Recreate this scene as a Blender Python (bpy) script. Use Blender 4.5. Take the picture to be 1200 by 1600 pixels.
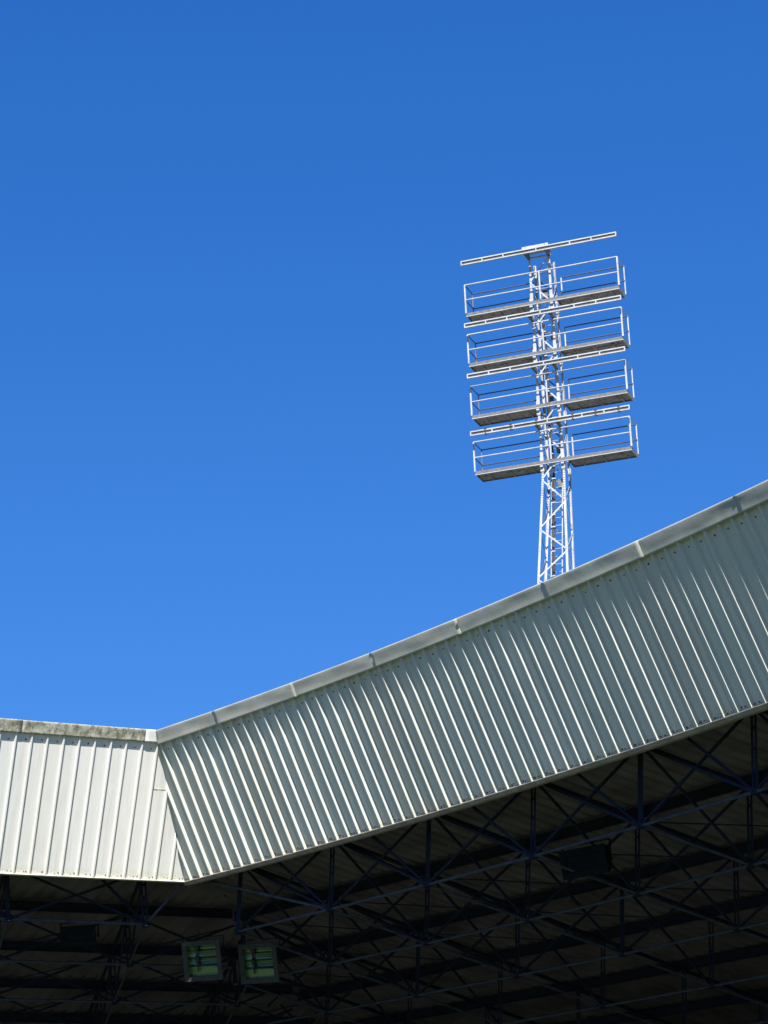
import bpy, math, random
import numpy as np
from mathutils import Vector, Matrix
random.seed(7)
PI = math.pi
S_ = bpy.context.scene
col = S_.collection
for o in list(bpy.data.objects): bpy.data.objects.remove(o)

# ------------------------------------------------------------------ camera
ZC = 6.0                                   # eye height of the photographer in the opposite stand
PITCH, ROLL, FPX = 0.325623, 0.04363, 3914.1
cam = bpy.data.cameras.new('camera'); camo = bpy.data.objects.new('camera', cam); col.objects.link(camo)
cam.sensor_fit = 'VERTICAL'; cam.sensor_height = 24; cam.lens = 24*FPX/1600
cam.clip_start = 0.5; cam.clip_end = 20000
Fv = Vector((0, math.cos(PITCH), math.sin(PITCH))); Uv = Vector((0, -math.sin(PITCH), math.cos(PITCH))); Xv = Vector((1, 0, 0))
Rr = Xv*math.cos(ROLL) - Uv*math.sin(ROLL); Ru = Xv*math.sin(ROLL) + Uv*math.cos(ROLL)
m = Matrix((Rr, Ru, -Fv)).transposed().to_4x4(); m.translation = Vector((0, 0, ZC)); camo.matrix_world = m
S_.camera = camo
S_.render.resolution_x = 768; S_.render.resolution_y = 1024

# ------------------------------------------------------------------ light
SUN_EL = math.radians(45.0)
SUN_HEAD = math.radians(-88.9)             # heading (from +X, counter-clockwise) in which the sun stands
sd = Vector((math.cos(SUN_EL)*math.cos(SUN_HEAD), math.cos(SUN_EL)*math.sin(SUN_HEAD), math.sin(SUN_EL)))
sun = bpy.data.lights.new('sun', 'SUN'); sun.energy = 4.9; sun.angle = math.radians(0.53); sun.color = (1.0, 0.965, 0.90)
suno = bpy.data.objects.new('sun', sun); col.objects.link(suno)
suno.rotation_euler = sd.to_track_quat('Z', 'Y').to_euler(); suno.location = (0, 0, 60)
W_ = bpy.data.worlds.new('World'); S_.world = W_; W_.use_nodes = True
nt = W_.node_tree; nt.nodes.clear()
out = nt.nodes.new('ShaderNodeOutputWorld'); bg = nt.nodes.new('ShaderNodeBackground'); sky = nt.nodes.new('ShaderNodeTexSky')
sky.sky_type = 'NISHITA'; sky.sun_disc = False; sky.sun_elevation = SUN_EL
sky.sun_rotation = math.atan2(sd.x, sd.y)
sky.altitude = 1200; sky.air_density = 1.0; sky.dust_density = 0.15; sky.ozone_density = 4.0
bg.inputs['Strength'].default_value = 0.085
sepc = nt.nodes.new('ShaderNodeSeparateColor'); cmb = nt.nodes.new('ShaderNodeCombineColor'); nt.links.new(sky.outputs[0], sepc.inputs[0])
KS = 0.143                                  # the deep polarised blue of the photograph: one curve per channel on the whole sky
for i, (a_, g_) in enumerate(((.328, 1.30), (.4345, .84), (.7515, .64))):
    m1 = nt.nodes.new('ShaderNodeMath'); m1.operation = 'MULTIPLY'; m1.inputs[1].default_value = KS
    m2 = nt.nodes.new('ShaderNodeMath'); m2.operation = 'POWER'; m2.inputs[1].default_value = g_
    m3 = nt.nodes.new('ShaderNodeMath'); m3.operation = 'MULTIPLY'; m3.inputs[1].default_value = a_/KS
    nt.links.new(sepc.outputs[i], m1.inputs[0]); nt.links.new(m1.outputs[0], m2.inputs[0]); nt.links.new(m2.outputs[0], m3.inputs[0]); nt.links.new(m3.outputs[0], cmb.inputs[i])
nt.links.new(cmb.outputs[0], bg.inputs[0]); nt.links.new(bg.outputs[0], out.inputs[0])
S_.view_settings.view_transform = 'Standard'; S_.view_settings.look = 'None'
S_.view_settings.exposure = 1.1; S_.view_settings.gamma = 1.0; S_.view_settings.use_curve_mapping = False

# ------------------------------------------------------------------ helpers
def tag(o, label=None, cat=None, group=None, kind=None):
    if label: o['label'] = label
    if cat: o['category'] = cat
    if group: o['group'] = group
    if kind: o['kind'] = kind
    return o
def empty(name, loc=(0, 0, 0), rz=0.0):
    o = bpy.data.objects.new(name, None); col.objects.link(o); o.location = loc; o.rotation_euler = (0, 0, rz)
    o.empty_display_size = 0.3
    return o
class MB:
    def __init__(s): s.v = []; s.f = []; s.m = []; s.sm = []
    def add(s, verts, faces, mi=0, smooth=False):
        b = len(s.v); s.v += [tuple(v) for v in verts]
        s.f += [tuple(b+i for i in f) for f in faces]; s.m += [mi]*len(faces); s.sm += [smooth]*len(faces)
    def box(s, c, ax, ay, az, mi=0):
        c, ax, ay, az = map(Vector, (c, ax, ay, az))
        vs = [c+ax*i+ay*j+az*k for i in (-1, 1) for j in (-1, 1) for k in (-1, 1)]
        s.add(vs, [(0,1,3,2),(4,6,7,5),(0,4,5,1),(2,3,7,6),(0,2,6,4),(1,5,7,3)], mi)
    def abox(s, x0, x1, y0, y1, z0, z1, mi=0):
        s.box(((x0+x1)/2, (y0+y1)/2, (z0+z1)/2), ((x1-x0)/2, 0, 0), (0, (y1-y0)/2, 0), (0, 0, (z1-z0)/2), mi)
    def frame(s, a, b, ref=(0, 0, 1)):
        a, b = Vector(a), Vector(b); t = (b-a).normalized(); ref = Vector(ref)
        if abs(t.dot(ref)) > .97: ref = Vector((0, 1, 0))
        u = t.cross(ref).normalized(); w = u.cross(t).normalized()
        return a, b, t, u, w
    def beam(s, a, b, w, h, ref=(0, 0, 1), mi=0):
        a, b, t, u, n = s.frame(a, b, ref)
        s.box((a+b)/2, (b-a)/2, u*w/2, n*h/2, mi)
    def prof(s, a, b, pts, ref=(0, 0, 1), mi=0, closed=True):
        """extrude a closed profile [(u, w), ...] from a to b"""
        a, b, t, u, n = s.frame(a, b, ref); k = len(pts)
        vs = [a+u*p[0]+n*p[1] for p in pts] + [b+u*p[0]+n*p[1] for p in pts]
        fs = [(i, (i+1) % k, k+(i+1) % k, k+i) for i in range(k if closed else k-1)]
        if closed: fs += [tuple(range(k-1, -1, -1)), tuple(range(k, 2*k))]
        s.add(vs, fs, mi)
    def angle(s, a, b, w=.05, t=.006, ref=(0, 0, 1), mi=0):
        s.prof(a, b, [(-w/2, -w/2), (w/2, -w/2), (w/2, -w/2+t), (-w/2+t, -w/2+t), (-w/2+t, w/2), (-w/2, w/2)], ref, mi)
    def ibeam(s, a, b, w, h, t=.012, ref=(0, 0, 1), mi=0):
        s.prof(a, b, [(-w/2,-h/2),(w/2,-h/2),(w/2,-h/2+t),(t/2,-h/2+t),(t/2,h/2-t),(w/2,h/2-t),(w/2,h/2),(-w/2,h/2),(-w/2,h/2-t),(-t/2,h/2-t),(-t/2,-h/2+t),(-w/2,-h/2+t)], ref, mi)
    def tube(s, pts, r, n=8, mi=0):
        pts = [Vector(p) for p in pts]; rings = []
        for i, p in enumerate(pts):
            t = (pts[min(i+1, len(pts)-1)]-pts[max(i-1, 0)]).normalized()
            ref = Vector((0, 0, 1)) if abs(t.z) < .9 else Vector((0, 1, 0))
            u = t.cross(ref).normalized(); w = u.cross(t)
            rings.append([p+(u*math.cos(2*PI*k/n)+w*math.sin(2*PI*k/n))*r for k in range(n)])
        vs = [v for R in rings for v in R]; fs = []
        for i in range(len(pts)-1):
            for k in range(n): fs.append((i*n+k, i*n+(k+1) % n, (i+1)*n+(k+1) % n, (i+1)*n+k))
        s.add(vs, fs, mi, True)
        s.add(rings[0], [tuple(range(n))], mi); s.add(rings[-1], [tuple(range(n-1, -1, -1))], mi)
    def disc(s, c, nrm, r, t, n=8, mi=0):
        c, nrm = Vector(c), Vector(nrm).normalized(); s.tube([c, c+nrm*t], r, n, mi)
    def grid(s, rows, mi=0, smooth=False):
        k = len(rows[0]); b = len(s.v); s.v += [tuple(p) for r in rows for p in r]
        for i in range(len(rows)-1):
            for j in range(k-1):
                s.f.append((b+i*k+j, b+i*k+j+1, b+(i+1)*k+j+1, b+(i+1)*k+j)); s.m.append(mi); s.sm.append(smooth)
    def build(s, name, mats, parent=None, bev=0, fix=True):
        me = bpy.data.meshes.new(name); me.from_pydata(s.v, [], s.f)
        for x in (mats if isinstance(mats, (list, tuple)) else [mats]): me.materials.append(x)
        me.polygons.foreach_set('material_index', s.m); me.polygons.foreach_set('use_smooth', s.sm); me.update()
        if fix:
            import bmesh
            bm = bmesh.new(); bm.from_mesh(me); bmesh.ops.recalc_face_normals(bm, faces=bm.faces); bm.to_mesh(me); bm.free()
        o = bpy.data.objects.new(name, me); col.objects.link(o)
        if parent: o.parent = parent
        if bev:
            b = o.modifiers.new('bevel', 'BEVEL'); b.width = bev; b.segments = 2; b.limit_method = 'ANGLE'
        return o
def clip_mesh(o, co, no):
    """cut away the side the normal points to"""
    import bmesh
    bm = bmesh.new(); bm.from_mesh(o.data)
    bmesh.ops.bisect_plane(bm, geom=bm.verts[:]+bm.edges[:]+bm.faces[:], plane_co=co, plane_no=no, clear_outer=True, dist=1e-5)
    n = len(bm.faces); bm.to_mesh(o.data); bm.free()
    return n

# ------------------------------------------------------------------ materials
def newmat(name):
    m = bpy.data.materials.new(name); m.use_nodes = True; t = m.node_tree
    return m, t, t.nodes['Principled BSDF']
def N(t, kind, **kw):
    n = t.nodes.new(kind)
    for k, v in kw.items():
        if k in n.inputs: n.inputs[k].default_value = v
        else: setattr(n, k, v)
    return n
def ramp(t, fac, stops):
    r = t.nodes.new('ShaderNodeValToRGB'); e = r.color_ramp.elements
    while len(e) < len(stops): e.new(0.5)
    for i, (p, c) in enumerate(stops):
        e[i].position = p; e[i].color = (*c, 1) if len(c) == 3 else c
    t.links.new(fac, r.inputs[0]); return r
def mix(t, fac, a, b, mode='MIX'):
    n = t.nodes.new('ShaderNodeMix'); n.data_type = 'RGBA'; n.blend_type = mode
    for sock, val in ((0, fac), (6, a), (7, b)):
        if hasattr(val, 'links') or isinstance(val, bpy.types.NodeSocket): t.links.new(val, n.inputs[sock])
        else: n.inputs[sock].default_value = val if sock == 0 else (*val, 1)
    return n.outputs[2]
def simple(name, c, rough=.5, metal=0, nscale=6, namt=.25, bump=0.0, bscale=30, spec=.5):
    m, t, b = newmat(name); b.inputs['Specular IOR Level'].default_value = spec
    tc = N(t, 'ShaderNodeTexCoord'); no = N(t, 'ShaderNodeTexNoise', Scale=nscale, Detail=6.0)
    t.links.new(tc.outputs['Object'], no.inputs['Vector'])
    lo = tuple(x*(1-namt) for x in c); hi = tuple(min(1, x*(1+namt)) for x in c)
    r = ramp(t, no.outputs[0], [(.3, lo), (.7, hi)]); t.links.new(r.outputs[0], b.inputs['Base Color'])
    b.inputs['Roughness'].default_value = rough; b.inputs['Metallic'].default_value = metal
    if bump:
        n2 = N(t, 'ShaderNodeTexNoise', Scale=bscale, Detail=4.0); t.links.new(tc.outputs['Object'], n2.inputs['Vector'])
        bp = N(t, 'ShaderNodeBump', Strength=bump, Distance=.02); t.links.new(n2.outputs[0], bp.inputs['Height']); t.links.new(bp.outputs[0], b.inputs['Normal'])
    return m
def sheet_mat(name, base, dirt, dirt_amt, rough=.45, spec=.5):
    """painted profiled steel; streaks of dirt run down the sheet (uv: u along the eave in metres, v down the slope in metres)"""
    m, t, b = newmat(name)
    uv = N(t, 'ShaderNodeUVMap'); sep = N(t, 'ShaderNodeSeparateXYZ'); t.links.new(uv.outputs[0], sep.inputs[0])
    mp = N(t, 'ShaderNodeMapping'); mp.inputs['Scale'].default_value = (22, 1.1, 1); t.links.new(uv.outputs[0], mp.inputs[0])
    st = N(t, 'ShaderNodeTexNoise', Scale=1.0, Detail=5.0, Roughness=.6); t.links.new(mp.outputs[0], st.inputs['Vector'])
    big = N(t, 'ShaderNodeTexNoise', Scale=1.3, Detail=5.0); t.links.new(uv.outputs[0], big.inputs['Vector'])
    fine = N(t, 'ShaderNodeTexNoise', Scale=38.0, Detail=4.0); t.links.new(uv.outputs[0], fine.inputs['Vector'])
    oi = N(t, 'ShaderNodeObjectInfo')
    a = ramp(t, st.outputs[0], [(.42, (0, 0, 0)), (.75, (1, 1, 1))])
    bgm = ramp(t, big.outputs[0], [(.35, (.25,)*3), (.7, (1, 1, 1))])
    f = mix(t, 1.0, a.outputs[0], bgm.outputs[0], 'MULTIPLY')
    amt = N(t, 'ShaderNodeMath', operation='MULTIPLY'); t.links.new(f, amt.inputs[0]); amt.inputs[1].default_value = dirt_amt
    c = mix(t, amt.outputs[0], base, dirt)
    # grime along the lower edge and spots of lichen
    lo = N(t, 'ShaderNodeMapRange'); t.links.new(sep.outputs[1], lo.inputs[0]); lo.inputs[1].default_value = 0.20; lo.inputs[2].default_value = 0.02
    fr = ramp(t, fine.outputs[0], [(.45, (0, 0, 0)), (.62, (1, 1, 1))])
    g = N(t, 'ShaderNodeMath', operation='MULTIPLY'); t.links.new(lo.outputs[0], g.inputs[0]); t.links.new(fr.outputs[0], g.inputs[1])
    g2 = N(t, 'ShaderNodeMath', operation='MULTIPLY'); t.links.new(g.outputs[0], g2.inputs[0]); g2.inputs[1].default_value = .75
    c = mix(t, g2.outputs[0], c, (.33, .30, .16))
    rv = ramp(t, oi.outputs['Random'], [(0, (.95, .925, .895)), (.25, (.97, .97, .95)), (.6, (.93, .95, .94)), (1, (1, 1, 1))])
    c = mix(t, 1.0, c, rv.outputs[0], 'MULTIPLY')
    t.links.new(c, b.inputs['Base Color'])
    rr = ramp(t, big.outputs[0], [(.3, (rough-.08,)*3), (.7, (rough+.12,)*3)]); t.links.new(rr.outputs[0], b.inputs['Roughness'])
    b.inputs['Specular IOR Level'].default_value = spec
    bp = N(t, 'ShaderNodeBump', Strength=.12, Distance=.01); b2 = N(t, 'ShaderNodeTexNoise', Scale=3.0, Detail=3.0)
    t.links.new(uv.outputs[0], b2.inputs['Vector']); t.links.new(b2.outputs[0], bp.inputs['Height']); t.links.new(bp.outputs[0], b.inputs['Normal'])
    return m
M = {}
M['sheet_white'] = sheet_mat('cladding_white', (.70, .685, .645), (.45, .43, .375), .55)
M['sheet_green'] = sheet_mat('cladding_greygreen', (.55, .56, .52), (.39, .38, .33), .38, .5, .25)
M['screw'] = simple('screw_rust', (.035, .03, .025), .7)
M['cap'] = simple('capping_metal', (.36, .36, .315), .42, 0, 1.6, .16, .25, 3)
M['cap_clean'] = simple('capping_clean', (.62, .62, .59), .4, 0, 2, .08, .15, 4)
def mossy():
    m, t, b = newmat('capping_lichen')
    uv = N(t, 'ShaderNodeUVMap')
    mp = N(t, 'ShaderNodeMapping'); mp.inputs['Scale'].default_value = (5.5, 2.2, 1); mp.inputs['Rotation'].default_value = (0, 0, .35); t.links.new(uv.outputs[0], mp.inputs[0])
    n1 = N(t, 'ShaderNodeTexNoise', Scale=1.6, Detail=9.0, Roughness=.72); t.links.new(mp.outputs[0], n1.inputs['Vector'])
    n2 = N(t, 'ShaderNodeTexNoise', Scale=26.0, Detail=5.0, Roughness=.7); t.links.new(uv.outputs[0], n2.inputs['Vector'])
    n3 = N(t, 'ShaderNodeTexNoise', Scale=1.1, Detail=3.0); t.links.new(uv.outputs[0], n3.inputs['Vector'])
    r1 = ramp(t, n1.outputs[0], [(.34, (.11, .105, .07)), (.44, (.26, .25, .19)), (.53, (.44, .43, .37)), (.66, (.62, .61, .56))])
    r2 = ramp(t, n2.outputs[0], [(.40, (.45, .45, .38)), (.60, (1, 1, 1))])
    c = mix(t, .75, r1.outputs[0], r2.outputs[0], 'MULTIPLY')
    r3 = ramp(t, n3.outputs[0], [(.35, (.8, .8, .74)), (.7, (1.0, 1.0, 1.0))]); c = mix(t, 1.0, c, r3.outputs[0], 'MULTIPLY')
    t.links.new(c, b.inputs['Base Color']); b.inputs['Roughness'].default_value = .85
    bp = N(t, 'ShaderNodeBump', Strength=.5, Distance=.01); t.links.new(n2.outputs[0], bp.inputs['Height']); t.links.new(bp.outputs[0], b.inputs['Normal'])
    return m
M['cap_moss'] = mossy()
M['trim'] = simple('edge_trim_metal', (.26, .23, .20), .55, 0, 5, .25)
M['trim_lit'] = simple('edge_trim_sunlit', (.54, .52, .43), .6, 0, 9, .25)  # lighter copy of the trim, sunlit tone put into the colour
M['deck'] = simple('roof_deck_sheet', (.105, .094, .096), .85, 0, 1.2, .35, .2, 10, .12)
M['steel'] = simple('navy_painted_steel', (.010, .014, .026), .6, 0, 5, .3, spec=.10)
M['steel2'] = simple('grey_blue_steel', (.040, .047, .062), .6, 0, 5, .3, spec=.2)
M['roofup'] = simple('roof_top_sheet', (.35, .36, .35), .6)
M['concrete'] = simple('dark_unseen_terrace_concrete', (.045, .045, .05), .9, 0, 2, .3)  # kept dark so the tiers throw little light up under the roof
def worn(name, c, rust, amt):
    m, t, b = newmat(name); tc = N(t, 'ShaderNodeTexCoord'); n1 = N(t, 'ShaderNodeTexNoise', Scale=3.2, Detail=8.0, Roughness=.65); n2 = N(t, 'ShaderNodeTexNoise', Scale=14.0, Detail=5.0)
    for n in (n1, n2): t.links.new(tc.outputs['Object'], n.inputs['Vector'])
    r1 = ramp(t, n1.outputs[0], [(.30, tuple(x*.72 for x in c)), (.55, c), (.75, tuple(min(1, x*1.12) for x in c))])
    r2 = ramp(t, n2.outputs[0], [(.62, (0, 0, 0)), (.72, (amt,)*3)])
    t.links.new(mix(t, r2.outputs[0], r1.outputs[0], rust), b.inputs['Base Color']); b.inputs['Roughness'].default_value = .5
    return m
M['white'] = worn('white_galvanised_paint', (.375, .39, .405), (.15, .115, .09), .8)
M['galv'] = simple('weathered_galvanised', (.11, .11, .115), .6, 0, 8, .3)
M['grate'] = simple('walkway_underside', (.33, .29, .30), .8, 0, 7, .35)
M['dark'] = simple('dark_bolts_shaded_rails', (.05, .055, .065), .55, 0, 8, .3)  # bolt colour; on the back and left-end rails it stands for shade
M['cable'] = simple('black_cable', (.03, .028, .025), .6, 0, 20, .4)
M['black'] = simple('black_housing', (.006, .007, .009), .7, 0, 8, .3, spec=.08)
M['housing'] = simple('grey_lamp_housing', (.045, .05, .047), .6, 0, 8, .25, spec=.15)
def mirror():
    m, t, b = newmat('lamp_reflector'); b.inputs['Base Color'].default_value = (.17, .20, .13, 1)
    b.inputs['Metallic'].default_value = 1; b.inputs['Roughness'].default_value = .3; return m
M['mirror'] = mirror()
def glass():
    m, t, b = newmat('lamp_glass'); b.inputs['Base Color'].default_value = (.9, 1, .93, 1)
    b.inputs['Transmission Weight'].default_value = 1; b.inputs['Roughness'].default_value = .05; b.inputs['IOR'].default_value = 1.05
    return m
M['glass'] = glass()
M['ceramic'] = simple('lamp_tube_ceramic', (.16, .18, .12), .4)
def grass():
    m, t, b = newmat('pitch_grass'); tc = N(t, 'ShaderNodeTexCoord')
    sep = N(t, 'ShaderNodeSeparateXYZ'); t.links.new(tc.outputs['Object'], sep.inputs[0])
    w = N(t, 'ShaderNodeTexWave', Scale=.035, Distortion=.3); t.links.new(tc.outputs['Object'], w.inputs['Vector'])
    n = N(t, 'ShaderNodeTexNoise', Scale=1.5, Detail=8.0); t.links.new(tc.outputs['Object'], n.inputs['Vector'])
    a = ramp(t, w.outputs[0], [(.45, (.036, .058, .019)), (.55, (.048, .074, .025))])
    r = ramp(t, n.outputs[0], [(.3, (.7,)*3), (.7, (1.1,)*3)])
    t.links.new(mix(t, 1.0, a.outputs[0], r.outputs[0], 'MULTIPLY'), b.inputs['Base Color']); b.inputs['Roughness'].default_value = .9
    return m
M['grass'] = grass()

# ------------------------------------------------------------------ setting: the pitch
g = MB(); g.add([(-3000, -3000, 0), (3000, -3000, 0), (3000, 3000, 0), (-3000, 3000, 0)], [(0, 1, 2, 3)])
tag(g.build('pitch', M['grass'], fix=False), kind='structure')

# ------------------------------------------------------------------ roof geometry (plan curves of the eaves)
SC = 9.4; PP = 0.0354*SC                    # rib pitch
X0, Y0 = -0.4489*SC, 5.3875*SC; HR = -0.8164; KR = 0.1028/SC; TR = 0.4509; LF = 2.84
SCOR = -.74*PP                              # the corner, before the first rib
HL = 0.4624; KL = -0.0365/SC; TL = 0.415; LL = 2.83
ZE = SC + ZC                                # height of the eaves' lower edge
def arcR(s):
    """point on the lower edge of the right fascia and its heading; straight before the corner"""
    if s <= 0: return Vector((X0+s*math.cos(HR), Y0+s*math.sin(HR), ZE)), HR
    n = 48; ss = np.linspace(0, s, n); hh = HR-KR*ss
    tr = lambda y: float(((y[1:]+y[:-1])/2*np.diff(ss)).sum())
    return Vector((X0+tr(np.cos(hh)), Y0+tr(np.sin(hh)), ZE)), HR-KR*s
CB = arcR(SCOR)[0]
def arcL(s):
    """s runs away from the corner to the left"""
    if s <= 0: return CB-Vector((math.cos(HL), math.sin(HL), 0))*s, HL
    n = 48; ss = np.linspace(0, s, n); hh = HL-KL*ss
    tr = lambda y: float(((y[1:]+y[:-1])/2*np.diff(ss)).sum())
    return CB+Vector((-tr(np.cos(hh)), -tr(np.sin(hh)), 0)), HL-KL*s
def nh(h): return Vector((math.sin(h), -math.cos(h), 0))            # towards the pitch
def upv(h, t): return nh(h)*math.sin(t)+Vector((0, 0, math.cos(t)))
def outn(h, t): return nh(h)*math.cos(t)-Vector((0, 0, math.sin(t)))
nR, nL = outn(HR, TR), outn(HL, TL)
mit_dir = nR.cross(nL).normalized()
if mit_dir.z < 0: mit_dir = -mit_dir
MITN = mit_dir.cross(nR+nL).normalized()
if MITN.x < 0: MITN = -MITN                 # points to the right fascia's side
bis = (nh(HR)+nh(HL)).normalized(); BMN = Vector((-bis.y, bis.x, 0))
if BMN.x < 0: BMN = -BMN                    # vertical mitre plane for deck and terraces
SLOPE = 0.20

def cap_mitre(tilt, hgt):
    """plane in which the two cappings meet: found from the front faces of both"""
    P0 = []
    for side in (RS, LS):
        P, h = side.arc(0); t = Vector((math.cos(h), math.sin(h), 0))
        top = P+upv(h, side.T)*side.L+outn(h, side.T)*side.over; fu = nh(h)*math.sin(tilt)+Vector((0, 0, 1))*math.cos(tilt)
        P0.append((top, top+fu*hgt, t))
    q = []
    for k in (0, 1):
        a, ta, b, tb = P0[0][k], P0[0][2], P0[1][k], P0[1][2]
        den = ta.x*tb.y-ta.y*tb.x; lam = ((b.x-a.x)*tb.y-(b.y-a.y)*tb.x)/den; q.append(a+ta*lam)
    n = (q[1]-q[0]).cross(bis).normalized()
    return q[0], (n if n.x > 0 else -n)
class Side:
    def __init__(s, arc, T, L, sgn, rh, over, clipsgn): s.arc, s.T, s.L, s.sgn, s.rh, s.over, s.clip = arc, T, L, sgn, rh, over, clipsgn
RS = Side(arcR, TR, LF, 1, .078, .082, -1)
LS = Side(arcL, TL, LL, -1, .042, .056, 1)

def set_uv(o, coords):
    me = o.data; uvl = me.uv_layers.new(name='UVMap')
    for l in me.loops: uvl.data[l.index].uv = coords[l.vertex_index]

def build_cladding(side, root, i0, i1, mat, per=3):
    """profiled sheets, three ribs to a sheet; ribs are trapezoids standing proud towards the pitch"""
    rw, rt = (.050, .022) if side.sgn > 0 else (.050, .028)
    k = i0; sheets = []
    while k < i1:
        mb = MB(); uvs = []; rows = []
        tw = random.uniform(-.004, .004)      # each sheet sits a little differently
        nv = 9
        cols = []
        for i in range(k, min(k+per, i1)):
            jit = random.uniform(-.006, .006); rj = random.uniform(.93, 1.04)
            c = i*PP + jit
            cols += [(c-PP/2, 0), (c-PP*.27, random.uniform(-.0004, .0006)), (c-rw/2, 0), (c-rt/2, side.rh*rj), (c+rt/2, side.rh*rj), (c+rw/2, 0), (c+PP*.27, random.uniform(-.0004, .0006))]
        cols.append((min(k+per, i1)*PP-PP/2+.012, .004))
        cols[0] = (cols[0][0], .0)
        mid = (cols[0][0]+cols[-1][0])/2
        ph = random.uniform(0, 6)
        for (u, off) in cols:
            P, h = side.arc(u); n = outn(h, side.T); up = upv(h, side.T)
            r = []
            for j in range(nv):
                v = j/(nv-1); w = .0012*math.sin(5.1*v+ph+u*1.3)
                r.append(P+up*(side.L+.10)*v+n*(off+(u-mid)*tw+w*(.3+.7*math.sin(PI*v))))
                uvs.append((u, v*side.L))
            rows.append(r)
        mb.grid(rows)
        # screws: two at the foot of each pan, one under the capping
        extra = []
        for i in range(k, min(k+per, i1)):
            for (uu, vv, rr) in ((i*PP+.055, .045, .016), (i*PP+.13, .042, .011), (i*PP+.12, side.L-.15, .016)):
                if random.random() < .16 and rr < .012: continue
                uu += random.uniform(-.02, .02); vv += random.uniform(-.012, .012); rr *= random.uniform(.7, 1.15)
                P, h = side.arc(uu); n = outn(h, side.T)
                c = P+upv(h, side.T)*vv+n*((uu-mid)*tw-.001)
                b0 = len(mb.v); mb.disc(c, n, rr, .010, 7, 1); uvs += [(uu, vv)]*(len(mb.v)-b0)
        o = mb.build('cladding_sheet', [mat, M['screw']], root, fix=False)
        set_uv(o, uvs)
        sheets.append(o)
        if k*PP < 4.0:
            if clip_mesh(o, CB, -MITN if side.sgn > 0 else MITN) == 0:
                bpy.data.objects.remove(o); sheets.pop()
        k += per
    return sheets

def cap_section(side, root, u0, u1, mat, tilt=.50, hgt=.29, raise_=0.0, dent=1.0):
    """one length of folded capping over the head of the sheets"""
    mb = MB(); nseg = max(3, int(abs(u1-u0)/.10)); rows = []; uvs = []
    ph = [random.uniform(0, 6) for _ in range(4)]
    for a in range(nseg+1):
        u = u0+(u1-u0)*a/nseg; P, h = side.arc(u); n = nh(h); Z = Vector((0, 0, 1))
        w = (.004*math.sin(u*2.1+ph[0])+.003*math.sin(u*5.3+ph[1]))*dent
        e = .36*dent*(.012*math.exp(-((u-u1)/.16)**2)+.010*math.exp(-((u-u0)/.12)**2))
        top = P+upv(h, side.T)*side.L+outn(h, side.T)*(side.over+raise_)
        fu = n*math.sin(tilt)+Z*math.cos(tilt); fo = n*math.cos(tilt)-Z*math.sin(tilt)
        pts = [top-outn(h, side.T)*.055-fu*.004, top-fu*.012+fo*(e*.4), top+fo*(.008+e*.5), top+fu*.02+fo*(.006+e*.5)]
        for j in range(1, 6):
            pts.append(top+fu*(.02+(hgt-.04)*j/5)+fo*(w*math.sin(PI*j/5)+e*math.sin(2.4*PI*j/5)+.001))
        tp = top+fu*hgt
        pts += [tp-fu*.004-fo*.001, tp+fu*.006-n*.010, tp+fu*.006-n*.03, tp-n*.45+Z*.02, tp-n*.52-Z*.05]
        rows.append(pts); uvs += [(u, j*.06) for j in range(len(pts))]
    mb.grid(rows, smooth=True)
    o = mb.build('capping', mat, root, fix=False); set_uv(o, uvs)
    sm = o.modifiers.new('thick', 'SOLIDIFY'); sm.thickness = .003; sm.offset = -1 if side.sgn > 0 else 1
    return o

def edge_trim(side, root, u0, u1, mat, down):
    mb = MB(); n_ = int((u1-u0)/.4); rows = []
    for a in range(n_+1):
        u = u0+(u1-u0)*a/n_; P, h = side.arc(u); n = nh(h); Z = Vector((0, 0, 1)); on = outn(h, side.T); up = upv(h, side.T)
        rows.append([P+up*.006-on*.01, P+up*.004+on*(side.rh+.012), P-up*.008+on*(side.rh+.014), P-up*.012+on*(side.rh+.006),
                     P-Z*down*.98-n*.02+on*(side.rh*.4), P-Z*down-n*.02+on*(side.rh*.3), P-Z*down*.98-n*.12, P-n*.13])
    mb.grid(rows)
    return mb.build('edge_trim', mat, root, fix=False)

def deck_part(side, root, u0, u1, depth):
    """profiled roof sheet seen from below, running down and back from the eaves"""
    mb = MB(); rows = []; u = u0; q = PP*1.0
    prof = [(0, 0), (.10, 0), (.125, .045), (.215, .045), (.24, 0)]
    while u < u1:
        for du, dz in prof:
            P, h = side.arc(u+du*q/.333); b = -nh(h)
            rows.append([P+b*.06+Vector((0, 0, .74+dz)), P+b*depth*.5+Vector((0, 0, .74+dz-SLOPE*depth*.5)), P+b*depth+Vector((0, 0, .74+dz-SLOPE*depth))])
        u += q
    mb.grid(rows)
    o = mb.build('roof_deck', M['deck'], root, fix=False)
    sm = o.modifiers.new('thick', 'SOLIDIFY'); sm.thickness = .004
    clip_mesh(o, CB, -BMN if side.sgn > 0 else BMN)
    return o
def roof_top(side, root, u0, u1, depth):
    """the weather sheet from the capping back over the deck"""
    mb = MB(); rows = []; n_ = int((u1-u0)/.5)
    for a in range(n_+1):
        u = u0+(u1-u0)*a/n_; P, h = side.arc(u); b = -nh(h); T = P+upv(h, side.T)*side.L
        rows.append([T-b*.0+Vector((0, 0, .12)), P+b*3.2+Vector((0, 0, .84-SLOPE*3.2+.8)), P+b*5+Vector((0, 0, .95-SLOPE*5)), P+b*(depth+.2)+Vector((0, 0, .92-SLOPE*depth))])
    mb.grid(rows); o = mb.build('roof_covering', M['roofup'], root, fix=False)
    sm = o.modifiers.new('thick', 'SOLIDIFY'); sm.thickness = .03
    clip_mesh(o, CB, -BMN if side.sgn > 0 else BMN); return o

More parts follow.
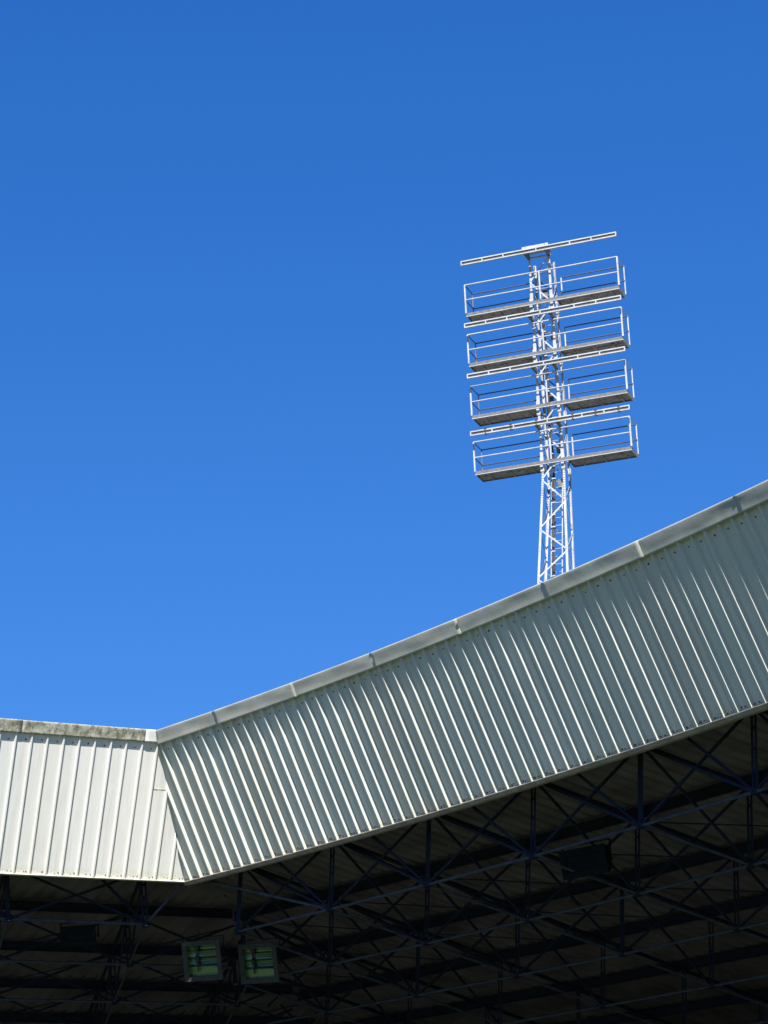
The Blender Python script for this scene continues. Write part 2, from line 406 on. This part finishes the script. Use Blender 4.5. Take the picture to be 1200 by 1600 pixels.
def keep(side, p): return (p-CB).dot(BMN)*side.sgn > -.02
def truss(side, root, nodes, hd, dj, nj, skew=0.0):
    """double-layer grid of tubes under the deck: nodes along the eaves, rows going back"""
    st, st2 = M['steel'], M['steel2']
    T = {}; A = {}
    for a, u in enumerate(nodes):
        for j in range(nj):
            P, h = side.arc(u-skew*j); b = -nh(h)
            back = j*dj+.86; T[a, j] = P+b*back+Vector((0, 0, .32-SLOPE*j*dj)); A[a, j] = P+b*(back-.13)+Vector((0, 0, -hd-SLOPE*j*dj))
    R = lambda a, j: (a, j) in T and keep(side, T[a, j]) and (j > 0 or nodes[a] > 0)
    def clipseg(p, q):
        if keep(side, p) and keep(side, q): return p, q
        if not keep(side, p) and not keep(side, q): return None
        dp, dq = (p-CB).dot(BMN), (q-CB).dot(BMN); x = p.lerp(q, dp/(dp-dq))
        return (p, x) if keep(side, p) else (x, q)
    na = len(nodes)
    for j in range(nj):
        mb = MB(); mt = MB()
        for a in range(na-1):
            if j == 0 and nodes[min(a, a+1)] < 0 and side.sgn > 0: continue
            if j == 0 and nodes[a] < 0: continue
            sg = clipseg(A[a, j], A[a+1, j])
            if sg and (sg[0]-sg[1]).length > .05: mb.tube([sg[0], sg[1]], .030, 8)
            sg = clipseg(T[a, j], T[a+1, j])
            if sg and (sg[0]-sg[1]).length > .05: mt.ibeam(sg[0]+Vector((0, 0, .09)), sg[1]+Vector((0, 0, .09)), .09, .20)
        if mb.v: mb.build('bottom_chord', st2, root)
        if mt.v: mt.build('purlin', st, root)
    for a in range(na):
        mb = MB(); mt = MB()
        for j in range(nj-1):
            if not R(a, j+1): continue
            sg = clipseg(A[a, j], A[a, j+1])
            if nodes[a] < 0 and j == 0: continue
            if sg: mb.tube(sg, .026, 8)
            sg = clipseg(T[a, j], T[a, j+1])
            if sg: mt.beam(sg[0], sg[1], .05, .07)
        if mb.v: mb.build('cross_chord', st2, root)
        if mt.v: mt.build('rafter', st, root)
    for a in range(na):
        for j in range(nj):
            if not R(a, j): continue
            Ta, Aa = T[a, j], A[a, j]; hdg = side.arc(nodes[a])[1]; e = Vector((math.cos(hdg), math.sin(hdg), 0))
            mb = MB()
            if j % 2 == 0 and a % 2: mb.beam(Aa, Ta, .085, .085, (0, 1, 0))
            else:
                mb.beam(Aa-e*.045, Ta-e*.045, .035, .06, (0, 1, 0)); mb.beam(Aa+e*.045, Ta+e*.045, .035, .06, (0, 1, 0))
                for f in (.25, .5, .75): q = Aa.lerp(Ta, f); mb.box(q, e*.045, (0, .01, 0), (0, 0, .03))
            mb.disc(Aa+Vector((0, 0, -.05)), (0, 0, 1), .075, .10, 10)            # node
            mb.build('post', st, root)
    cnt = 0
    def diag(p, q, w, dbl=False):
        nonlocal cnt
        if cnt >= 98: return
        sg = clipseg(p, q)
        if not sg or (sg[0]-sg[1]).length < .4: return
        cnt += 1; mb = MB(); d = (sg[1]-sg[0]).normalized(); s_ = d.cross(Vector((0, 0, 1))).normalized()*.04
        if dbl: mb.beam(sg[0]-s_, sg[1]-s_, .03, .05); mb.beam(sg[0]+s_, sg[1]+s_, .03, .05)
        else: mb.beam(sg[0], sg[1], w, w)
        mb.build('diagonal_brace', st, root)
    for j in range(nj):
        for a in range(na):
            if not (a, j) in T: continue
            if a+1 < na and not (j == 0 and nodes[a] < 0):
                diag(T[a, j], A[a+1, j], .05, j < 2); diag(T[a+1, j], A[a, j], .042)
            if j == 0 and nodes[a] > 0 and a > 0:
                mid = (nodes[a]+nodes[a-1])/2 if side.sgn > 0 else nodes[a]+1.4
                if mid > 0: P, h = side.arc(mid); diag(P-nh(h)*.30+Vector((0, 0, .30)), A[a, 0], .045)
            if j+1 < nj and a+1 < na and j < 4 and R(a, j+1) and R(a+1, j+1) and j > 0: diag(T[a, j]-Vector((0, 0, .07)), T[a+1, j+1]-Vector((0, 0, .07)), .022)
            if j+1 < nj and R(a, j+1): diag(T[a, j], A[a, j+1], .042) if not (j == 0 and nodes[a] < 0) else None
    return T, A

def unseen_terraces(side, root, u0, u1):
    mb = MB(); n_ = int((u1-u0)/2.0)  # out-of-view tiers, added and raised to keep ground bounce off the roof underside
    prof = [(1.0, 0), (1.0, 1.4)]
    for k in range(15): prof += [(1.0+k*.85, 1.4+k*.55), (1.85+k*.85, 1.4+k*.55)]
    dd = 1.0+15*.85; prof += [(dd+2.6, 1.4+14*.55), (dd+2.6, ZE-SLOPE*(dd+3.2)+.70), (dd+2.9, ZE-SLOPE*(dd+3.5)+.70), (dd+2.9, 0)]
    rows = []
    for a in range(n_+1):
        P, h = side.arc(u0+(u1-u0)*a/n_); b = -nh(h)
        rows.append([Vector((P.x, P.y, 0))+b*(x+.6)+Vector((0, 0, z)) for x, z in prof])
    mb.grid(rows); o = mb.build('unseen_terrace', M['concrete'], root, fix=False)
    clip_mesh(o, CB, -BMN if side.sgn > 0 else BMN); return o
def columns(side, root, us):
    for u in us:
        P, h = side.arc(u); b = -nh(h); p = Vector((P.x, P.y, 0))+b*13.2; mb = MB()
        mb.beam(p+Vector((0, 0, 6.9)), p+Vector((0, 0, ZE-SLOPE*13.2)), .3, .3, (0, 1, 0))
        mb.beam(p+Vector((0, 0, ZE-3.9)), p-b*4+Vector((0, 0, ZE-2.6)), .16, .2)
        mb.build('roof_column', M['steel'], root)

DEPTH = 17.2
# --- side stand (right)
rR = empty('grandstand', (arcR(8)[0].x, arcR(8)[0].y, 0))
tag(rR, 'long side stand with shaded grey green ribbed fascia rising to the right', 'grandstand')
rL = empty('grandstand', (arcL(3)[0].x, arcL(3)[0].y, 0))
tag(rL, 'end stand roof at lower left with sunlit white ribbed fascia and lichen stained capping', 'grandstand')
bpy.context.view_layer.update()
def adopt(root):
    inv = Matrix.Translation(root.location).inverted()
    for o in [o for o in bpy.data.objects if o.parent == root]: o.matrix_parent_inverse = inv
build_cladding(RS, rR, -4, 68, M['sheet_green'])
build_cladding(LS, rL, -3, 24, M['sheet_white'])
CT = .42; CQ, CN = cap_mitre(CT, .29)
jo = [-6] + [7.9+7.5*k for k in range(8)] + [68]
for k in range(len(jo)-1):
    o = cap_section(RS, rR, jo[k]*PP-(.05 if k else 0), jo[k+1]*PP+.05, M['cap'], tilt=CT, hgt=.27, raise_=.004*(k % 2)+.001)
    if k == 0: clip_mesh(o, CQ, -CN)
o = cap_section(LS, rL, -2.0, 1.30, M['cap_clean'], tilt=CT, hgt=.235, raise_=.006, dent=.3); clip_mesh(o, CQ, CN)
cap_section(LS, rL, 1.26, 3.9, M['cap_moss'], tilt=CT, hgt=.235, dent=.4)
cap_section(LS, rL, 3.9, 9.0, M['cap_moss'], tilt=CT, hgt=.24, dent=.4)
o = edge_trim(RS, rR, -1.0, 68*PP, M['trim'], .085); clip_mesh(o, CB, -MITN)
lap = MB(); rows = []
for u in (.56, .66, .76, .86, .97):
    P, h = LS.arc(u); n = outn(h, LS.T); up = upv(h, LS.T); rows.append([P+up*1.850+n*.001, P+up*1.850+n*.006, P+up*1.858+n*.006, P+up*1.89+n*.001])
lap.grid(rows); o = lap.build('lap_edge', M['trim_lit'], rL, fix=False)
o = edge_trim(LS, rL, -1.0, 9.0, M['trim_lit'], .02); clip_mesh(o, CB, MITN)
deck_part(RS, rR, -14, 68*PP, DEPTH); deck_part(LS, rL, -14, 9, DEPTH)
roof_top(RS, rR, -14, 68*PP, DEPTH); roof_top(LS, rL, -14, 9, DEPTH)
idx = [4.5-8.7*3, 4.5-8.7*2, 4.5-8.7, 4.5, 13.2, 21.9, 30.85, 39.46, 47.99, 56.5, 65.0]
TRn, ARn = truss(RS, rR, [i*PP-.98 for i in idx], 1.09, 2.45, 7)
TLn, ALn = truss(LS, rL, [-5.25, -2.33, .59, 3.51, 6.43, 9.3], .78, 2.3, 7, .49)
mb = MB(); q = CB+bis*-.25+Vector((0, 0, .12)); mb.tube([q, ALn[2, 0]], .03, 8); mb.build('corner_strut', M['steel2'], rL)
mb = MB(); mb.tube([q+Vector((.05, 0, 0)), ARn[4, 0]], .03, 8); mb.build('corner_strut', M['steel2'], rR)
unseen_terraces(RS, rR, -14, 68*PP); unseen_terraces(LS, rL, -14, 9)
columns(RS, rR, [2, 8, 14, 20]); columns(LS, rL, [1, 7])
adopt(rR); adopt(rL)

# ------------------------------------------------------------------ lamps hung under the roof
def fresnel_lamp(label, pos, face, tilt, w, hgt, chord_z, lit=True, group=None):
    """square floodlight: deep housing, front bezel, mirror trough with ridges, tube, yoke and hanger"""
    root = empty('floodlight', pos, face); tag(root, label, 'floodlight', group)
    Rx = Matrix.Rotation(-tilt, 4, 'X')                    # local +Y is the front before tilting down
    def tr(mb): mb.v = [tuple(Rx @ Vector(v)) for v in mb.v]; return mb
    hw, hh = w/2, hgt/2
    mb = MB()                                               # tapering body, open at the front
    fr = [(-hw, -.02, -hh), (hw, -.02, -hh), (hw, -.02, hh), (-hw, -.02, hh)]
    bk = [(-hw*.8, -.30, -hh*.7), (hw*.8, -.30, -hh*.7), (hw*.8, -.30, hh*.7), (-hw*.8, -.30, hh*.7)]
    mb.add(fr+bk, [(0, 1, 5, 4), (1, 2, 6, 5), (2, 3, 7, 6), (3, 0, 4, 7), (4, 5, 6, 7)])
    for z in (-.5, 0, .5): mb.abox(-hw*.7, hw*.7, -.34, -.30, z*hh-.01, z*hh+.01)
    tr(mb).build('housing', M['black'] if not lit else M['housing'], root)
    mb = MB(); t = w*.115
    mb.abox(-hw-.01, hw+.01, -.03, .02, hh-t, hh+.01); mb.abox(-hw-.01, hw+.01, -.03, .02, -hh-.01, -hh+t)
    mb.abox(-hw-.01, -hw+t, -.03, .02, -hh+t, hh-t); mb.abox(hw-t, hw+.01, -.03, .02, -hh+t, hh-t)
    tr(mb).build('bezel', M['housing'] if lit else M['black'], root, bev=.006)
    if not lit:
        mb = MB(); mb.abox(-hw+t+.001, hw-t-.001, -.028, -.008, -hh+t+.001, hh-t-.001); tr(mb).build('front_panel', M['black'], root)
    if lit:
        mb = MB(); iw, ih = hw-t, hh-t                      # faceted trough, ridges run across
        rows = []
        for k in range(13):
            a = k/12; z = -ih+2*ih*a; y = -.20-.02*math.cos((a-.5)*PI)+(.022 if k in (4, 7, 10) else 0)
            rows.append([(-iw, y, z), (iw, y, z)])
        mb.grid(rows)
        for sx in (-1, 1): mb.add([(sx*iw, -.02, -ih), (sx*iw, -.02, ih), (sx*iw*.96, -.24, ih*.9), (sx*iw*.96, -.24, -ih*.9)], [(0, 1, 2, 3)])
        mb.add([(-iw, -.02, ih), (iw, -.02, ih), (iw, -.20, ih), (-iw, -.20, ih)], [(0, 1, 2, 3)])
        mb.add([(-iw, -.02, -ih), (iw, -.02, -ih), (iw, -.20, -ih), (-iw, -.20, -ih)], [(0, 1, 2, 3)])
        tr(mb).build('reflector', M['mirror'], root, fix=False)
        mb = MB(); x = iw*.42
        mb.tube([(x, -.11, -ih*.75), (x, -.11, -ih*.2)], .018, 10); mb.tube([(x, -.11, -ih*.2), (x, -.10, ih*.25)], .045, 12)
        mb.tube([(x, -.11, ih*.25), (x, -.11, ih*.8)], .022, 10); mb.abox(x-.05, x+.05, -.16, -.08, ih*.72, ih*.95)
        tr(mb).build('lamp_tube', M['cable'], root)
        mb = MB()
        for k, z in enumerate((.28, -.10, -.42)): mb.beam((-iw*.96, -.15, z*ih*1.2), (iw*.22, -.15, z*ih*1.2+.01), .03, .016)
        tr(mb).build('baffle', M['ceramic'], root)
        mb = MB(); mb.abox(-iw, iw, -.012, -.006, -ih, ih); tr(mb).build('glass', M['glass'], root)
    mb = MB()                                               # yoke and hanger up to the chord
    zt = hh+.10
    for sx in (-1, 1):
        mb.beam((sx*(hw+.035), -.10, -.02), (sx*(hw+.035), -.10, zt), .012, .05); mb.disc((sx*(hw+.02), -.10, 0), (sx, 0, 0), .04, .03)
    mb.beam((-hw-.04, -.10, zt), (hw+.04, -.10, zt), .05, .012)
    for sx in (-.25, .25): mb.tube([(sx*w, -.10, zt), (sx*w*.7, -.10, max(zt+.03, chord_z))], .012, 8)
    mb.build('bracket', M['steel'] if lit else M['black'], root)
    return root
def on_frame(side, u, back, z): P, h = side.arc(u); q = P-nh(h)*back; return Vector((q.x, q.y, z))
def pix(p):
    v = Vector(p)-Vector((0, 0, ZC)); f = v.dot(Fv); return 600+FPX*v.dot(Rr)/f, 800-FPX*v.dot(Ru)/f
def place_at(side, x, y, back):
    """find the spot a given distance behind the eaves line that lies on a chord in the given direction"""
    u, z = 2.0, ZE-1.5
    for _ in range(30):
        px, py = pix(on_frame(side, u, back, z)); a = pix(on_frame(side, u+.01, back, z)); b = pix(on_frame(side, u, back, z+.01))
        J = np.array([[a[0]-px, b[0]-px], [a[1]-py, b[1]-py]])/.01; du, dz = np.linalg.solve(J, [x-px, y-py]); u += du; z += dz
    return on_frame(side, u, back, z)
fa = math.radians(180+8)
chord = ZE-.9
p1 = place_at(LS, 316, 1501, 1.25); p2 = place_at(LS, 404, 1505, 1.25)
fresnel_lamp('left one of two grey framed square floodlights hung beneath the roof corner', p1, fa-.30, .34, .80, .82, chord-p1.z, True, 'square floodlights under the roof corner')
fresnel_lamp('right one of two grey framed square floodlights hung beneath the roof corner', p2, fa-.30, .34, .80, .82, chord-p2.z, True, 'square floodlights under the roof corner')
p3 = place_at(RS, 912, 1347, 1.7)
fresnel_lamp('dark floodlight box on a looped bracket below the roof of the long side stand', p3, math.radians(132+8), .2, .98, .50, ZE-1.25-p3.z, False)
p4 = place_at(LS, 122, 1462, 1.3)
fresnel_lamp('dim dark floodlight box under the roof at far left below the white fascia', p4, fa-.3, .3, .72, .38, ZE-1.0-p4.z, False)

# ------------------------------------------------------------------ floodlight tower
WT = 5.17
tower = empty('floodlight_tower', (1.0438*WT, 14.42*WT, 0), -0.3453)
tag(tower, 'tall white lattice floodlight tower with four railed platforms standing against the blue sky', 'tower')
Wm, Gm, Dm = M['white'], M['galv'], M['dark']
zP = [ZC+WT*z for z in (6.2042, 5.8634, 5.5129, 5.1428)]
zB = [ZC+WT*z for z in (6.5387, 6.1114, 5.7704, 5.3884)]
TH = .2129*WT; TD = .1561*WT; hw = WT/2
ZTOP = zB[0]-.08; ZK = zP[3]-.35; ZLO = ZK-7.0
xl, xr, yf, yb = -.38, .31, .10, .78
def corner(cx, cy, z):
    """centre line of a mast leg (cx, cy = 0/1) at height z; the part under the lowest platform splays and rakes forward"""
    x = (xl, xr)[cx]; y = (yf, yb)[cy]
    if z < ZK:
        d = ZK-z; x += (-.058, .012)[cx]*d; y += (-.15, -.13)[cy]*d
    else:
        k = (z-ZK)/(ZTOP-ZK); x += (.02, -.02)[cx]*k; y += (0, -.06)[cy]*k
    return Vector((x, y, z))
for cx in (0, 1):
    for cy in (0, 1):
        mb = MB(); ls = .072
        for (z0, z1) in ((ZLO, ZK), (ZK, ZTOP)):
            a, b = corner(cx, cy, z0), corner(cx, cy, z1)
            sx, sy = (1, -1)[cx], (1, -1)[cy]
            mb.box((a+b)/2+Vector((sx*.0, 0, 0)), (b-a)/2, (ls/2, 0, 0), (0, .005, 0))
            mb.box((a+b)/2+Vector((-sx*(ls/2-.005), sy*(ls/2), 0)), (b-a)/2, (.005, 0, 0), (0, ls/2-.006, 0))
        a = corner(cx, cy, ZLO); mb.box((a.x, a.y, ZLO/2), (.11, 0, 0), (0, .11, 0), (0, 0, ZLO/2))
        o = mb.build('leg', Wm, tower)
        for z in [zz+dz for zz in zP for dz in (.30, -.12)]:
            mb = MB(); c = corner(cx, cy, z); mb.box(c+Vector((0, -.012, 0)), (.052, 0, 0), (0, .007, 0), (0, 0, .12))
            mb.build('splice_plate', Wm, o)
        mb = MB()
        z = ZK-.95
        while z < ZK+.1:
            c = corner(cx, cy, z); mb.disc(c+Vector((.018, -.006, 0)), (0, -1, 0), .010, .012, 6); mb.disc(c+Vector((-.018, -.006, 0)), (0, -1, 0), .010, .012, 6); z += .085
        z = ZK-1.7
        while z > ZLO:
            for dz in (-.05, .05): c = corner(cx, cy, z+dz); mb.disc(c+Vector((0, -.006, 0)), (0, -1, 0), .011, .012, 6)
            z -= .85
        mb.build('bolts', Dm, o)
# lattice: zigzag angle bars on the four faces
step = .85
def face_zig(c0, c1, z0, z1, off, w, start=0, mat=None):
    z = z0; k = start; seg = []
    while z < z1-.3:
        zz = min(z+step, z1)
        a = corner(*(c0 if k % 2 == 0 else c1), z+.04)+Vector(off); b = corner(*(c1 if k % 2 == 0 else c0), zz-.04)+Vector(off)
        mb = MB(); mb.beam(a, b, w, .010, (0, 1, 0) if off[1] else (1, 0, 0)); mb.build('lattice_bar', mat or Wm, tower)
        z = zz; k += 1
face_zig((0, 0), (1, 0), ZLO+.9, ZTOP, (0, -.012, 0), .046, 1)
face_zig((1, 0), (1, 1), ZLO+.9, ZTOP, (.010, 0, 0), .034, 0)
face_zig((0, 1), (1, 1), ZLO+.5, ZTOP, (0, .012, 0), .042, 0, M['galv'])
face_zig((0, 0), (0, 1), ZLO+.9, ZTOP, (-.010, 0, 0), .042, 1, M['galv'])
# ladder with rails and rungs
def lad(x, dy, z):
    a = corner(0, 0, z); b = corner(1, 0, z); c = corner(0, 1, z)
    return Vector(((a.x+b.x)/2+x, a.y+dy, z))
lo = MB()
for x in (-.16, .20):
    for z0, z1 in ((ZLO, ZK), (ZK, ZTOP-.3)): lo.beam(lad(x, .34, z0), lad(x, .34, z1), .028, .024, (0, 1, 0))
lad_o = lo.build('ladder', Wm, tower)
z = ZLO
while z < ZTOP-.4: mb = MB(); mb.tube([lad(-.16, .34, z), lad(.20, .34, z)], .011, 6); mb.build('rung', Wm, lad_o); z += .265
mb = MB()
for k, (x, r) in enumerate(((-.10, .022), (-.065, .018), (-.035, .02), (-.085, .016))):
    pts = []; z = ZLO
    while z < zB[1+k % 2]:
        pts.append(lad(x+.018*math.sin(z*5.1+k*1.7), .27+.03*math.sin(z*3.3+k), z)); z += .12
    mb.tube(pts, r, 7)
cb = mb.build('cable_bundle', M['cable'], tower)
z = ZLO+.2
while z < zB[1]:
    mb = MB(); mb.box(lad(-.06, .23, z), (.065, 0, 0), (0, .008, 0), (0, 0, .018)); mb.build('cable_clamp', Wm, cb); z += .42
# four service platforms
def platform(z, k):
    """deck with edge channels, grating and cross bars, handrails; the mast stands in the gap at the back"""
    fl, lip = MB(), MB()
    fl.abox(-hw, hw, 0, .018, -.0, .105)                     # front channel web
    fl.abox(-hw, hw, .018, .06, .093, .105)
    bl, br = xl-.07, xr+.16
    for x0, x1 in ((-hw, bl), (br, hw)):
        fl.abox(x0, x1, TD-.016, TD, 0, .09)
        fl.abox(x0, x0+.016, .02, TD-.02, 0, .09); fl.abox(x1-.016, x1, .02, TD-.02, 0, .09)
    fl.v = [(x, y, z+zz) for x, y, zz in fl.v]
    ch = fl.build('edge_channel', Gm, tower)
    lip.abox(-hw-.004, hw+.004, -.014, .05, -.022, -.001)
    lip.abox(hw-.05, hw+.004, .052, TD, -.020, -.001); lip.v = [(x, y, z+zz) for x, y, zz in lip.v]
    lip.build('bright_flange', Wm, ch)
    dk = MB()
    for x0, x1 in ((-hw+.02, bl-.02), (br+.02, hw-.02)):
        y = .03
        while y < TD-.03: dk.abox(x0, x1, y, y+.022, .045, .07); y += .030
        x = x0+.35
        while x < x1: dk.abox(x-.02, x+.02, .02, TD-.02, .0, .044); x += .72
        dk.abox(x0, x1, TD*.5-.015, TD*.5+.015, .004, .04) if k % 2 else None
        dk.box(((x0+x1)/2, TD/2, .074), ((x1-x0)/2, 0, 0), (0, TD/2-.03, 0), (0, 0, .003))
    dk.v = [(x, y, z+zz) for x, y, zz in dk.v]
    dk.build('grating', M['grate'], tower)
    r = .021
    def hr(pts, mat, rr=r): b = MB(); [b.tube([pts[i], pts[i+1]], rr, 7) for i in range(len(pts)-1)]; return b.build('handrail', mat, tower)
    zm = TH*.52
    hr([(-hw, 0, z+TH), (hw, 0, z+TH)], Wm, .024); hr([(-hw, 0, z+zm), (hw, 0, z+zm)], Wm, .022)
    for h_ in (TH, zm):
        hr([(-hw, TD, z+h_), (bl, TD, z+h_)], Dm, .020); hr([(br, TD, z+h_), (hw, TD, z+h_)], Dm, .020)  # back rails: their shade is painted in with the darker colour
        hr([(-hw, .02, z+h_), (-hw, TD-.02, z+h_)], Dm, .018); hr([(hw, .02, z+h_), (hw, TD-.02, z+h_)], M['white'], .013)  # left-end rails carry painted shade too, right-end rails stay white
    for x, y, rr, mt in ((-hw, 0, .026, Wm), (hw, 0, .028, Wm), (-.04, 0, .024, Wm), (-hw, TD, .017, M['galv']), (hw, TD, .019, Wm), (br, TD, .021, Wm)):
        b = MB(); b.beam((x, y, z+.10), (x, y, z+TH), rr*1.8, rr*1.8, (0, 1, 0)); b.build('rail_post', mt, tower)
    if k:
        b = MB(); b.tube([(hw-.42, TD*.45, z-.06), (hw-.42, TD*.45, z+.02)], .10, 14); b.abox(hw-.50, hw-.34, TD*.45-.08, TD*.45+.08, z+.0, z+.03); b.build('junction_box', M['grate'], tower)
    b = MB()
    for x in (xl, xr): b.abox(x-.05, x+.05, -.0, yf+.1, z-.09, z-.023); b.abox(x-.06, x+.06, yf-.03, yf-.015, z-.22, z+.24)
    b.build('bracket', Wm, tower)
for k, z in enumerate(zP): platform(z, k)
for z, x, y in ((zP[0]+.5, -.02, .55), (zP[1]+.75, .16, .6), (zP[2]+.45, -.1, .62), (zP[3]+.6, .12, .5), (zP[3]-.6, .10, .45)):
    b = MB(); b.abox(x-.09, x+.09, y-.06, y+.06, z-.14, z+.14); b.tube([(x, y, z-.14), (x-.04, y, z-.5), (x-.08, y-.2, z-.8)], .012, 6); b.build('junction_box', M['galv'], tower)
# four lamp mounting rails
def lamp_rail(z, k):
    y = -.36; c = .07; hb = 5.27/2; h = .078
    b = MB(); b.abox(c-hb, c+hb, y+.012, y+.05, z-h+.008, z+h-.008); root = b.build('lamp_rail', M['cable'], tower)
    b = MB(); b.abox(c-hb, c+hb, y-.012, y+.053, z+h-.040, z+h); b.abox(c-hb, c+hb, y-.012, y+.053, z-h, z-h+.038)
    for x in (-hb+.015, -1.90, -1.18, -.06, 1.08, 1.80, hb-.015): b.abox(c+x-.020, c+x+.020, y-.010, y+.011, z-h+.042, z+h-.046)
    b.build('rail_flange', Wm, root)
    b = MB()
    for x in (xl, xr): b.abox(x-.04, x+.055, y+.054, yf-.01, z-.10, z-.02); b.abox(x-.04, x+.04, y+.054, yf-.01, z+.01, z+.05)
    b.build('bracket', Gm, root)
    if k == 3:
        b = MB()
        for x in (-2.05, -1.2, -.35, .85, 1.6, 2.35):
            b.beam((x, y-.02, z-h-.045), (x, y-.02, z+h+.045), .03, .03, (0, 1, 0)); b.abox(x-.045, x+.045, y-.03, y+.06, z+h+.001, z+h+.02); b.abox(x-.045, x+.045, y-.03, y+.06, z-h-.02, z-h-.001)
        b.build('u_bolt', M['cable'], root)
for k, z in enumerate(zB): lamp_rail(z, k)
b = MB(); b.abox(xl-.10, xr+.10, -.30, -.288, ZTOP+.17, ZTOP+.265); b.abox(xl-.10, xr+.10, -.28, yf+.05, ZTOP+.16, ZTOP+.172)
for x in (xl, xr): b.abox(x-.03, x+.03, -.27, -.24, ZTOP+.0, ZTOP+.16)
b.abox(xl-.06, xr+.06, yf-.05, yf+.03, ZTOP-.02, ZTOP+.02); hp = b.build('head_plate', Wm, tower)
b = MB(); [b.disc((x, -.302, ZTOP+.23), (0, -1, 0), .014, .01) for x in (xl+.02, xr-.02)]; b.build('bolts', Dm, hp)
